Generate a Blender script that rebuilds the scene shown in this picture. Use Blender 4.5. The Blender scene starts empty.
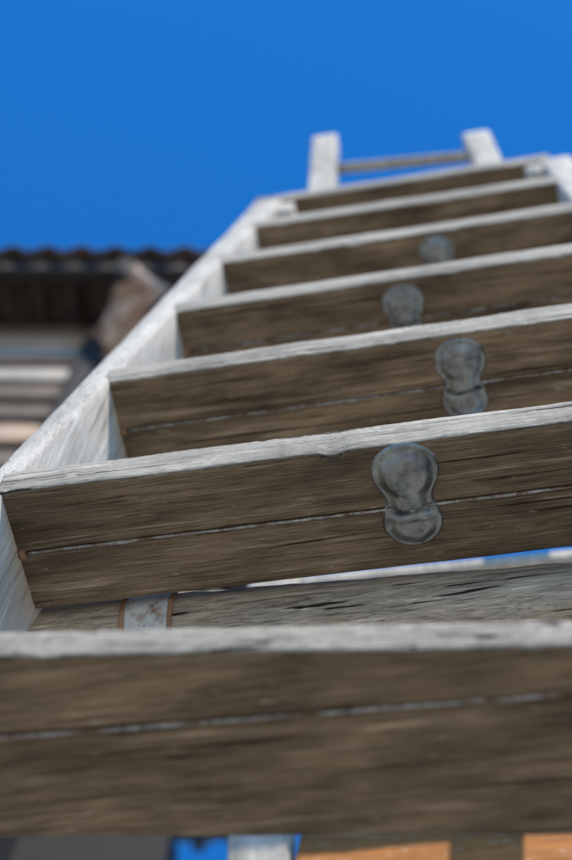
import bpy, math, random
from mathutils import Vector, Matrix, noise
random.seed(4)
sc=bpy.context.scene
COL=bpy.context.collection
A=1.38212; D=0.29979; TW=0.45; TP=0.005; TD=0.088; TH=0.032
CA,SA=math.cos(A),math.sin(A)
U=Vector((0,CA,SA))
def hw(k): return TW/2-TP*(k-1)
# ---------------------------------------------------------------- materials
def newmat(name):
    m=bpy.data.materials.new(name); m.use_nodes=True
    nt=m.node_tree; b=nt.nodes["Principled BSDF"]; return m,nt,b
def N(nt,t,**kw):
    n=nt.nodes.new(t)
    for k,v in kw.items(): setattr(n,k,v)
    return n
def ramp(nt,fac,stops,interp='LINEAR'):
    r=N(nt,"ShaderNodeValToRGB"); cr=r.color_ramp; cr.interpolation=interp
    while len(cr.elements)<len(stops): cr.elements.new(0.5)
    for e,(p,c) in zip(cr.elements,stops):
        e.position=p; e.color=(c[0],c[1],c[2],1) if hasattr(c,'__len__') else (c,c,c,1)
    nt.links.new(fac,r.inputs[0]); return r.outputs[0]
def noi(nt,vec,scale,detail=4,rough=.6,dist=0):
    n=N(nt,"ShaderNodeTexNoise"); n.inputs["Scale"].default_value=scale; n.inputs["Detail"].default_value=detail
    n.inputs["Roughness"].default_value=rough; n.inputs["Distortion"].default_value=dist
    nt.links.new(vec,n.inputs["Vector"]); return n.outputs["Fac"]
def mapping(nt,scale,loc=(0,0,0)):
    tc=N(nt,"ShaderNodeTexCoord"); mp=N(nt,"ShaderNodeMapping")
    mp.inputs["Scale"].default_value=scale; mp.inputs["Location"].default_value=loc
    nt.links.new(tc.outputs["Object"],mp.inputs["Vector"]); return mp.outputs[0]
def mix(nt,fac,a,b,mode='MIX'):
    m=N(nt,"ShaderNodeMix",data_type='RGBA',blend_type=mode)
    if isinstance(fac,(int,float)): m.inputs[0].default_value=fac
    else: nt.links.new(fac,m.inputs[0])
    for v,i in ((a,6),(b,7)):
        if hasattr(v,'links'): nt.links.new(v,m.inputs[i])
        else: m.inputs[i].default_value=(v[0],v[1],v[2],1)
    return m.outputs[2]
def wood(name,dark,mid,light,axis='X',crack=.5,scuff=0.0,scuffcol=(.62,.6,.56),bump=.6,fine=1.0,loc=(0,0,0),rough=.8,fib=.7,blot=.6,cheap=False,vary=False):
    m,nt,b=newmat(name)
    def sc_(l,c): return {'X':(l,c,c),'Y':(c,l,c),'Z':(c,c,l)}[axis]
    g=noi(nt,mapping(nt,sc_(3.2*fine,75*fine),loc),2.2,4,.7,.5)
    c=ramp(nt,g,[(.29,dark),(.44,mid),(.56,mid),(.69,light)])
    if cheap:
        nt.links.new(c,b.inputs["Base Color"]); b.inputs["Roughness"].default_value=rough; return m
    g2=noi(nt,mapping(nt,sc_(12*fine,620*fine),loc),2.0,3,.7)
    bl=noi(nt,mapping(nt,sc_(6,18),loc),1.6,3,.62)
    c=mix(nt,fib,c,ramp(nt,g2,[(.32,.18),(.48,.8),(.68,1.4)]),'MULTIPLY')
    c=mix(nt,blot,c,ramp(nt,bl,[(.32,(.36,.33,.3)),(.5,(.95,.93,.9)),(.68,(1.5,1.47,1.42))]),'MULTIPLY')
    ck=noi(nt,mapping(nt,sc_(2.6,130),(loc[0]+3,loc[1]+1,loc[2]+7)),2.0,2,.5,.15)
    ckm=ramp(nt,ck,[(.315,crack),(.36,0)])
    c=mix(nt,ckm,c,(.02,.014,.009))
    if scuff>0:
        wn=noi(nt,mapping(nt,sc_(30,110),(loc[0]+9,loc[1],loc[2])),2.0,4,.75)
        wm=ramp(nt,wn,[(.66-scuff*.3,0),(.76-scuff*.3,.6)])
        c=mix(nt,wm,c,scuffcol)
    if vary:
        oi=N(nt,"ShaderNodeObjectInfo"); rv=ramp(nt,oi.outputs["Random"],[(0,(.82,.81,.78)),(1,(1.16,1.12,1.06))])
        c=mix(nt,1.0,c,rv,'MULTIPLY')
    nt.links.new(c,b.inputs["Base Color"])
    b.inputs["Roughness"].default_value=rough; b.inputs["Specular IOR Level"].default_value=.25
    h=N(nt,"ShaderNodeMath",operation='MULTIPLY_ADD'); nt.links.new(g2,h.inputs[0]); h.inputs[1].default_value=.9; nt.links.new(ck,h.inputs[2])
    h2=N(nt,"ShaderNodeMath",operation='SUBTRACT'); nt.links.new(h.outputs[0],h2.inputs[0]); nt.links.new(ckm,h2.inputs[1])
    bp=N(nt,"ShaderNodeBump"); bp.inputs["Strength"].default_value=bump; bp.inputs["Distance"].default_value=.0012
    nt.links.new(h2.outputs[0],bp.inputs["Height"]); nt.links.new(bp.outputs[0],b.inputs["Normal"])
    return m
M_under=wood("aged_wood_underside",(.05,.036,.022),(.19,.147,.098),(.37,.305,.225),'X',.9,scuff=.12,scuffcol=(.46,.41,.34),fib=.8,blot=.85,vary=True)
M_pale=wood("pale_wood",(.20,.165,.12),(.47,.41,.325),(.66,.59,.485),'X',.95,bump=1.0,fib=.72,blot=.45)  # paler wood for tread fronts, tops and ends
M_stile=wood("bleached_painted_wood",(.32,.275,.215),(.55,.49,.405),(.69,.63,.535),'Z',.4,fib=.4,blot=.35,bump=.45)
M_rung=wood("grey_weathered_wood",(.15,.125,.095),(.48,.425,.34),(.78,.71,.6),'X',1,bump=1.0,fib=.8,blot=.5)
M_ply=wood("varnished_timber",(.2,.07,.015),(.42,.16,.04),(.52,.24,.07),'X',.3,scuff=.2,scuffcol=(.7,.6,.5),bump=.2,fib=.3,blot=.4)
M_wallA=wood("tan_board",(.22,.13,.08),(.42,.28,.18),(.58,.43,.30),'X',.3,fine=.2,cheap=True)
M_wallB=wood("grey_board",(.2,.165,.13),(.40,.34,.27),(.58,.51,.42),'X',.3,fine=.2,cheap=True)
M_wallC=wood("brown_board",(.05,.034,.024),(.12,.083,.056),(.2,.145,.1),'X',.3,fine=.2,cheap=True)
M_dark=wood("shade_dark_timber",(.008,.006,.005),(.015,.011,.009),(.03,.022,.017),'X',.2,fine=.3,cheap=True)  # near-black colour stands in for shade under the eave and in the recess
def metal(name,c1,c2,rust=.35,metallic=.75,rough=.42,sc1=140,rustcol=(.14,.085,.045)):
    m,nt,b=newmat(name)
    a=noi(nt,mapping(nt,(1,1,1)),sc1,5,.7); r=noi(nt,mapping(nt,(1,1,1),(3,2,1)),60,4,.7)
    c=ramp(nt,a,[(.35,c1),(.65,c2)])
    rm=ramp(nt,r,[(.64-rust*.3,0),(.78-rust*.3,1)])
    c=mix(nt,rm,c,rustcol)
    nt.links.new(c,b.inputs["Base Color"])
    mt=ramp(nt,r,[(.66-rust*.3,metallic),(.76-rust*.3,.1)]); nt.links.new(mt,b.inputs["Metallic"])
    rr=ramp(nt,a,[(.3,rough-.1),(.7,rough+.18)]); nt.links.new(rr,b.inputs["Roughness"])
    bp=N(nt,"ShaderNodeBump"); bp.inputs["Strength"].default_value=.6; bp.inputs["Distance"].default_value=.0007
    nt.links.new(a,bp.inputs["Height"]); nt.links.new(bp.outputs[0],b.inputs["Normal"])
    return m
M_plate=metal("galvanised_plate",(.14,.148,.142),(.34,.355,.335),.10,.85,.35,80,(.16,.135,.10))
M_rod=metal("steel_rod",(.14,.14,.13),(.52,.52,.49),.6,.5,.42,200)
M_strap=metal("rusty_strap",(.42,.48,.5),(.68,.7,.68),.3,.1,.5,40,(.26,.15,.09))
M_rustw=metal("rust_edge",(.2,.1,.055),(.42,.25,.15),.1,.1,.7,60)
def plain(name,c1,c2,scale,rough=.9,bump=0):
    m,nt,b=newmat(name); a=noi(nt,mapping(nt,(1,1,1)),scale,4,.65)
    nt.links.new(ramp(nt,a,[(.38,c1),(.62,c2)]),b.inputs["Base Color"]); b.inputs["Roughness"].default_value=rough
    return m
M_ground=plain("pale_gravel",(.33,.285,.22),(.47,.42,.34),9,.95)
M_roof=plain("rusted_corrugated_iron",(.03,.018,.013),(.08,.048,.032),6,.7)
M_log=plain("peeling_log",(.16,.06,.032),(.62,.5,.39),11,.9)
# ---------------------------------------------------------------- helpers
def mk(name,verts,faces,mats,parent=None,smooth=True,fm=None):
    me=bpy.data.meshes.new(name); me.from_pydata([tuple(v) for v in verts],[],faces); me.update()
    for m in mats: me.materials.append(m)
    if fm: 
        for p,i in zip(me.polygons,fm): p.material_index=i
    if smooth:
        for p in me.polygons: p.use_smooth=True
    import bmesh
    bm=bmesh.new(); bm.from_mesh(me); bmesh.ops.recalc_face_normals(bm,faces=bm.faces); bm.to_mesh(me); bm.free()
    o=bpy.data.objects.new(name,me); COL.objects.link(o)
    if parent: o.parent=parent
    return o
def empty(name):
    e=bpy.data.objects.new(name,None); COL.objects.link(e); return e
def beam(name,p0,p1,w,h,mat,parent,side=Vector((1,0,0)),n=40,w1=None,amp=.0012,seed=0,bev=.004):
    p0,p1=Vector(p0),Vector(p1); d=(p1-p0).normalized(); s=(side-d*side.dot(d)).normalized(); t=d.cross(s)
    if w1 is None: w1=w
    vs=[];fs=[]
    for i in range(n+1):
        f=i/n; c=p0.lerp(p1,f); ww=w+(w1-w)*f
        a,b=ww/2,h/2; r=bev
        prof=[(-a+r,-b),(-a/3,-b),(a/3,-b),(a-r,-b),(a,-b+r),(a,-b/3),(a,b/3),(a,b-r),(a-r,b),(a/3,b),(-a/3,b),(-a+r,b),(-a,b-r),(-a,b/3),(-a,-b/3),(-a,-b+r)]
        for j,(x,y) in enumerate(prof):
            q=c+s*x+t*y
            dn=noise.noise_vector(Vector((q.x*9+seed*13,q.y*9+j*.7,q.z*9)))+noise.noise_vector(q*60)*.35
            q+=(s*dn.x+t*dn.y)*amp; vs.append(q)
    m=16
    for i in range(n):
        for j in range(m): fs.append((i*m+j,i*m+(j+1)%m,(i+1)*m+(j+1)%m,(i+1)*m+j))
    fs.append(tuple(range(m))); fs.append(tuple(n*m+j for j in range(m)))
    return mk(name,vs,fs,[mat],parent)
def tube(name,p0,p1,r,mat,parent,n=60,m=16,amp=0,r1=None,seed=0,caps=True,hfreq=14):
    p0,p1=Vector(p0),Vector(p1); d=(p1-p0).normalized(); s=d.orthogonal().normalized(); t=d.cross(s)
    r1=r if r1 is None else r1; vs=[];fs=[]
    for i in range(n+1):
        f=i/n; c=p0.lerp(p1,f)
        for j in range(m):
            a=2*math.pi*j/m; dr=s*math.cos(a)+t*math.sin(a)
            rr=r+(r1-r)*f
            if amp: rr+=amp*(noise.noise(Vector((f*hfreq*.3+seed,math.cos(a)*2,math.sin(a)*2)))+.4*noise.noise(Vector((f*hfreq+seed,math.cos(a)*5,math.sin(a)*5))))
            vs.append(c+dr*rr)
    for i in range(n):
        for j in range(m): fs.append((i*m+j,i*m+(j+1)%m,(i+1)*m+(j+1)%m,(i+1)*m+j))
    if caps: fs.append(tuple(range(m))); fs.append(tuple(n*m+j for j in range(m)))
    return mk(name,vs,fs,[mat],parent)
# ---------------------------------------------------------------- ladder
lad=empty("wooden_stepladder")
def tread(k,x0,x1,rot=0.0,groove=.0435,dy=0.0,TD=TD,TH=TH,gs=0.0):
    NX=300
    prof=[]
    r=.003
    prof.append((0.0,r)); prof.append((0.0008,.0008)); prof.append((r,0))
    y=r
    gw=.0022
    while y<groove-gw-.004: y+=.004; prof.append((y,0))
    prof+= [(groove-gw,0),(groove-gw*.6,.0022),(groove+gw*.6,.0022),(groove+gw,0)]
    y=groove+gw
    while y<TD-r-.004: y+=.004; prof.append((y,0))
    prof+=[(TD-r,0),(TD-.0008,.0008),(TD,r),(TD,TH*.5),(TD,TH-r),(TD-r,TH)]
    prof+=[(TD*.66,TH),(TD*.33,TH),(.006,TH),(.0018,TH-.0015),(0,TH-.005),(0,TH*.62),(0,TH*.38)]
    nb=len(prof); vs=[];fs=[];fm=[]
    org=Vector((0,k*D*CA+dy,k*D*SA)); cr,sr=math.cos(rot),math.sin(rot)
    for i in range(NX+1):
        x=x0+(x1-x0)*i/NX
        for j,(y,z) in enumerate(prof):
            q=Vector((x,y,z))
            n1=noise.noise(Vector((x*14,k*5.3,z*30+y*6)))
            n2=noise.noise(Vector((x*75,k*3.1+y*60,z*160)))
            n3=noise.noise(Vector((x*260,k*1.7+y*160,z*300)))
            if y<.004: q.y+=.0010*n1+.0006*n2+.0005*n3; q.z+=(.0010*n2+.0005*n3)*(1 if z>.02 else .5)
            elif z<.003: q.z+=.0007*n1+.00022*n2; q.y+=gs*x*max(0,1-abs(y-groove)/(groove*.95))+(.0007*n2 if abs(y-groove)<.004 else 0)
            else: q.z+=.0006*n1
            if y<=r and z<=r:
                ch=max(0,noise.noise(Vector((x*38,k*9.1,2)))-.30)*.007
                q.y+=ch; q.z+=ch*.5
            q=Vector((q.x*cr-q.y*sr,q.x*sr+q.y*cr,q.z))
            vs.append(org+q)
    for i in range(NX):
        for j in range(nb):
            j2=(j+1)%nb
            fs.append((i*nb+j,i*nb+j2,(i+1)*nb+j2,(i+1)*nb+j))
            ya=(prof[j][0]+prof[j2][0])/2; za=(prof[j][1]+prof[j2][1])/2
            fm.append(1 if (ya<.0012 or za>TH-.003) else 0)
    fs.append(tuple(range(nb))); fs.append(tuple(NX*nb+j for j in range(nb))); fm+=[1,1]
    mk("tread_%d"%(k+3),vs,fs,[M_under,M_pale],lad,fm=fm)
    def P(x,y,z): y+=gs*x; return org+Vector((x*cr-y*sr,x*sr+y*cr,z))
    tube("tie_rod_%d"%(k+3),P(x0+.01,groove+.0004,.0010),P(x1-.006,groove+.0004,.0010),.0011,M_rod,lad,n=160,m=8,amp=.0009,hfreq=60)
    tube("tie_rod_nut_%d"%(k+3),P(x0+.0045,groove,.0002),P(x0+.0085,groove,.0002),.0036,M_rustw,lad,n=2,m=10)
    return org
rots={1:.004,2:-.002,3:-.003,4:0,5:.004,6:0}
for k in range(-3,7):
    h=hw(k)
    if k==6: x0,x1=-.243,.215
    else: x0,x1=-h-.004,h+.004
    if k==0: tread(0,x0,x1,.115,.033,dy=.005,TD=.102,TH=.023,gs=-.08)
    else: tread(k,x0,x1,rots.get(k,0),groove=.0435+.004*math.sin(k*2.1)*(.5 if k>0 else 0)+(.003 if k==2 else 0))
def stile(sx,name):
    vs=[];fs=[]; n=160; m=12
    k0,k1=-3.3,5.98
    for i in range(n+1):
        k=k0+(k1-k0)*i/n
        xi=hw(k); xo=.2455+ (0.004 if k<1 else 0)*min(1,1-k)
        c=U*(k*D)
        zc=k*D*SA
        b=.003
        sec=[(xi,b),(xi+b,0),((xi+xo)/2,0),(xo-b,0),(xo,b),(xo,.03),(xo,.07),(xo-b,.096),((xi+xo)/2,.096),(xi+b,.096),(xi,.093),(xi,.05)]
        for j,(x,y) in enumerate(sec):
            q=Vector((sx*x,c.y+y-.0015,zc))
            dn=noise.noise_vector(q*8)*.001+noise.noise_vector(q*45)*.0005
            vs.append(q+Vector((dn.x,dn.y,0)))
    for i in range(n):
        for j in range(m): fs.append((i*m+j,i*m+(j+1)%m,(i+1)*m+(j+1)%m,(i+1)*m+j))
    fs.append(tuple(range(m))); fs.append(tuple(n*m+j for j in range(m)))
    mk(name,vs,fs,[M_stile],lad)
stile(-1,"stile_left"); stile(1,"stile_right")
# bracket plates: pressed keyhole-shaped plates clasping the tie rod
def plate(k,x,y0,s=1.0,groove=.0455):
    NA,NR=96,34; vs=[];fs=[]
    org=Vector((x,k*D*CA,k*D*SA)); cy=y0+.036*s
    def sdf(px,py):
        a=math.hypot(px*(1.0+.10*(py+.014)/.02),(py+.0155*s)*1.02)-.0210*s
        b=math.hypot(px*.95,(py-.0180*s))-.0182*s
        n=max(abs(px)-.0150*s,abs(py)-.018*s)
        def smin(u,v,kk=.004):
            h=max(0,min(1,.5+.5*(v-u)/kk)); return v+(u-v)*h-kk*h*(1-h)
        return smin(smin(a,b),n,.003)
    R=[]
    for i in range(NA):
        an=2*math.pi*i/NA; lo,hi=0,.06
        for _ in range(30):
            md=(lo+hi)/2
            if sdf(math.cos(an)*md,math.sin(an)*md)<0: lo=md
            else: hi=md
        R.append(lo)
    def ss(a,b,x): t=max(0,min(1,(x-a)/(b-a))); return t*t*(3-2*t)
    def hgt(px,py):
        dd=-sdf(px,py)
        hh=.0024*ss(-.0002,.0018,dd)+.0050*ss(.0025,.0105,dd)
        up=math.exp(-((px/(.0120*s))**2+((py+.014*s)/(.0130*s))**2)**1.5); hh+=.0029*up
        g=(py+cy-groove)+.0006*math.sin(px*300)
        hh-=.0048*math.exp(-(g/.0012)**2)*ss(0,.003,dd)
        hh+=.0013*math.exp(-((g-.004)/.0022)**2)*ss(0,.004,dd)
        hh-=.0016*math.exp(-((px+.003)**2+(py+.001)**2)/(.0035**2))
        return hh
    for r in range(NR+1):
        f=(r/NR)**.75
        for a in range(NA):
            an=2*math.pi*a/NA
            px,py=math.cos(an)*R[a]*f,math.sin(an)*R[a]*f
            nz=noise.noise(Vector((px*130+k,py*130,k)))*.0012
            vs.append(org+Vector((px,cy+py,-hgt(px,py)-nz*(1-f**6)+.0004)))
    for r in range(NR):
        for a in range(NA):
            b=(a+1)%NA; fs.append((r*NA+a,r*NA+b,(r+1)*NA+b,(r+1)*NA+a))
    mk("bracket_plate_%d"%k,vs,fs,[M_plate],lad)
plate(1,.0285,.001)
plate(2,.0645,.004,1.0,.0485)
plate(3,.0105,.006)
plate(4,.0425,.005)
# rear rung with strap
ra,rb=Vector((-.236,.1745,.3105)),Vector((.235,.1745,.271))
tube("rear_rung",ra,rb,.0235,M_rung,lad,n=160,m=40,amp=.0012,seed=3,hfreq=40)
dd=(rb-ra).normalized(); c0=ra+dd*.083
tube("rung_strap",c0-dd*.013,c0+dd*.017,.0246,M_strap,lad,n=16,m=36,amp=.0009,seed=8)
tube("rung_strap_ridge",c0+dd*.017,c0+dd*.0195,.0256,M_rustw,lad,n=3,m=36)
tube("rung_strap_ridge_b",c0-dd*.016,c0-dd*.013,.0254,M_rustw,lad,n=3,m=36)
# rear frame
def ry(z): return .43+(1.74-z)*.2
for sx,nm in ((-1,"rear_leg_left"),(1,"rear_leg_right")):
    beam(nm,(sx*.195,ry(1.74),1.74),(sx*.20,ry(-.9),-.9),.062,.034,M_stile,lad,seed=5+sx)
beam("rear_brace",(-.164,ry(1.0),1.000),(.169,ry(1.0),.988),.030,.020,M_stile,lad,side=Vector((0,1,0)),seed=2)
beam("rear_brace_lower",(-.164,ry(.30),.30),(.169,ry(.30),.30),.035,.022,M_stile,lad,side=Vector((0,0,1)),seed=2)
beam("rear_panel",(-.164,.652,.570),(.169,.652,.540),.18,.018,M_ply,lad,side=Vector((0,0,1)),seed=6)
for sx in (-1,1):
    beam("hinge_block",(sx*.195,.33,1.70),(sx*.195,.47,1.70),.04,.05,M_stile,lad,n=6)
zt=6*D*SA+TH
beam("grab_post_left",(-.145,6*D*CA+.045,zt-.001),(-.156,6*D*CA+.040,2.21),.046,.030,M_stile,lad,seed=9,n=14)
beam("grab_post_right",(.132,6*D*CA+.045,zt-.001),(.112,6*D*CA+.040,2.075),.046,.030,M_stile,lad,seed=12,n=14)
tube("grab_rail",(-.14,6*D*CA+.04,2.035),(.118,6*D*CA+.04,1.98),.009,M_rung,lad,n=20)
# ---------------------------------------------------------------- shed
shed=empty("weatherboard_shed")
E=Vector((.9877,.1564,0)); B=Vector((-.1564,.9877,0))
O=Vector((-.698,1.08,3.84))
def W(e,b,z): return Vector((O.x,O.y,0))+E*e+B*b+Vector((0,0,z))
vs=[];fs=[]; nx=1000; ny=6; L0,L1=-6.0,.12
for j in range(ny+1):
    b=3.0*j/ny
    for i in range(nx+1):
        e=L0+(L1-L0)*i/nx
        vs.append(W(e,b-.0,3.86+b*.28+.021*math.sin(2*math.pi*e/.105)+.006*noise.noise(Vector((e*3,b,0)))))
for j in range(ny):
    for i in range(nx):
        a=j*(nx+1)+i; fs.append((a,a+1,a+nx+2,a+nx+1))
ro=mk("corrugated_roof",vs,fs,[M_roof],shed)
so=ro.modifiers.new("sheet","SOLIDIFY"); so.thickness=.003
beam("eave_batten",W(L0,.06,3.81),W(L1-.02,.06,3.81),.04,.05,M_dark,shed,side=B,n=20,amp=.002)
for i in range(12):
    e=-.25-i*.5
    beam("rafter_%d"%i,W(e,.03,3.77),W(e,2.9,4.57),.05,.09,M_dark,shed,side=E,n=6)
WB=.24; z=3.83; i=0
mats=[M_wallC,M_wallA,M_wallB,M_wallC,M_wallB,M_wallC,M_wallC,M_wallA,M_wallC]
cornerE=-.37
hs_=[.05,.12,.07,.07,.11,.13,.12,.15]
while z>-.9:
    hh=hs_[i] if i<len(hs_) else .15
    m=mats[i] if i<len(mats) else (M_wallB if i%3 else M_wallA)
    beam("weatherboard_%d"%i,W(L0+.1,WB+.004,z-hh/2),W(cornerE,WB+.004,z-hh/2),hh+.02,.016,m,shed,side=(Vector((0,0,1))*1+B*.16).normalized(),n=60,amp=.004,seed=i)
    z-=hh; i+=1
beam("corner_post",W(cornerE+.03,WB+.03,-.9),W(cornerE+.03,WB+.03,3.85),.06,.09,M_dark,shed,side=E,n=20)
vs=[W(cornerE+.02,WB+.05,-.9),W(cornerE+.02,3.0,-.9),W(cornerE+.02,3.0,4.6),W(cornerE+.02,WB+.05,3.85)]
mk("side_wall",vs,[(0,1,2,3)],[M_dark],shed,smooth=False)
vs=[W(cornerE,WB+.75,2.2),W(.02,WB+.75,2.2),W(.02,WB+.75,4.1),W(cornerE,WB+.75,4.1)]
mk("recess_shade_panel",vs,[(0,1,2,3)],[M_dark],shed,smooth=False)  # dark sheet, shade of the open recess put in as colour
tube("projecting_log",W(-.17,.06,3.77),W(-.46,.50,3.71),.060,M_log,shed,n=40,m=28,amp=.03,seed=5,r1=.080)
# ---------------------------------------------------------------- ground
S=400
mk("ground",[(-S,-S,-.9),(S,-S,-.9),(S,S,-.9),(-S,S,-.9)],[(0,1,2,3)],[M_ground],None,smooth=False)
# ---------------------------------------------------------------- light
el=math.radians(50); az=math.radians(152)
sd=Vector((math.sin(az)*math.cos(el),math.cos(az)*math.cos(el),math.sin(el)))
sl=bpy.data.lights.new("sun","SUN"); sl.energy=5.0; sl.angle=math.radians(.5); sl.color=(1,.925,.80)
so=bpy.data.objects.new("sun",sl); so.rotation_euler=sd.to_track_quat('Z','Y').to_euler(); COL.objects.link(so)
w=bpy.data.worlds.new("World"); sc.world=w; w.use_nodes=True; nt=w.node_tree
bg=nt.nodes["Background"]; sk=nt.nodes.new("ShaderNodeTexSky"); sk.sky_type='NISHITA'; sk.sun_disc=False
sk.sun_elevation=el; sk.sun_rotation=az; sk.air_density=1.0; sk.dust_density=.3; sk.ozone_density=3.0
tint=mix(nt,1.0,sk.outputs[0],(.14,1.0,1.80),'MULTIPLY')
nt.links.new(tint,bg.inputs[0]); bg.inputs[1].default_value=.138
# ---------------------------------------------------------------- camera
cam=bpy.data.cameras.new("camera"); co=bpy.data.objects.new("camera",cam); COL.objects.link(co); sc.camera=co
cam.sensor_fit='VERTICAL'; cam.sensor_height=36; cam.lens=1557.99/860*36; cam.clip_start=.01; cam.clip_end=2000
R=Matrix.Rotation(.31373,3,'Z')@Matrix.Rotation(math.pi/2+1.11258,3,'X')@Matrix.Rotation(.15051,3,'Z')
co.matrix_world=Matrix.Translation((.09066,-.36159,-.55729))@R.to_4x4()
cam.dof.use_dof=True; cam.dof.focus_distance=.985; cam.dof.aperture_fstop=6.3
sc.view_settings.view_transform='Standard'; sc.view_settings.look='None'; sc.view_settings.exposure=0
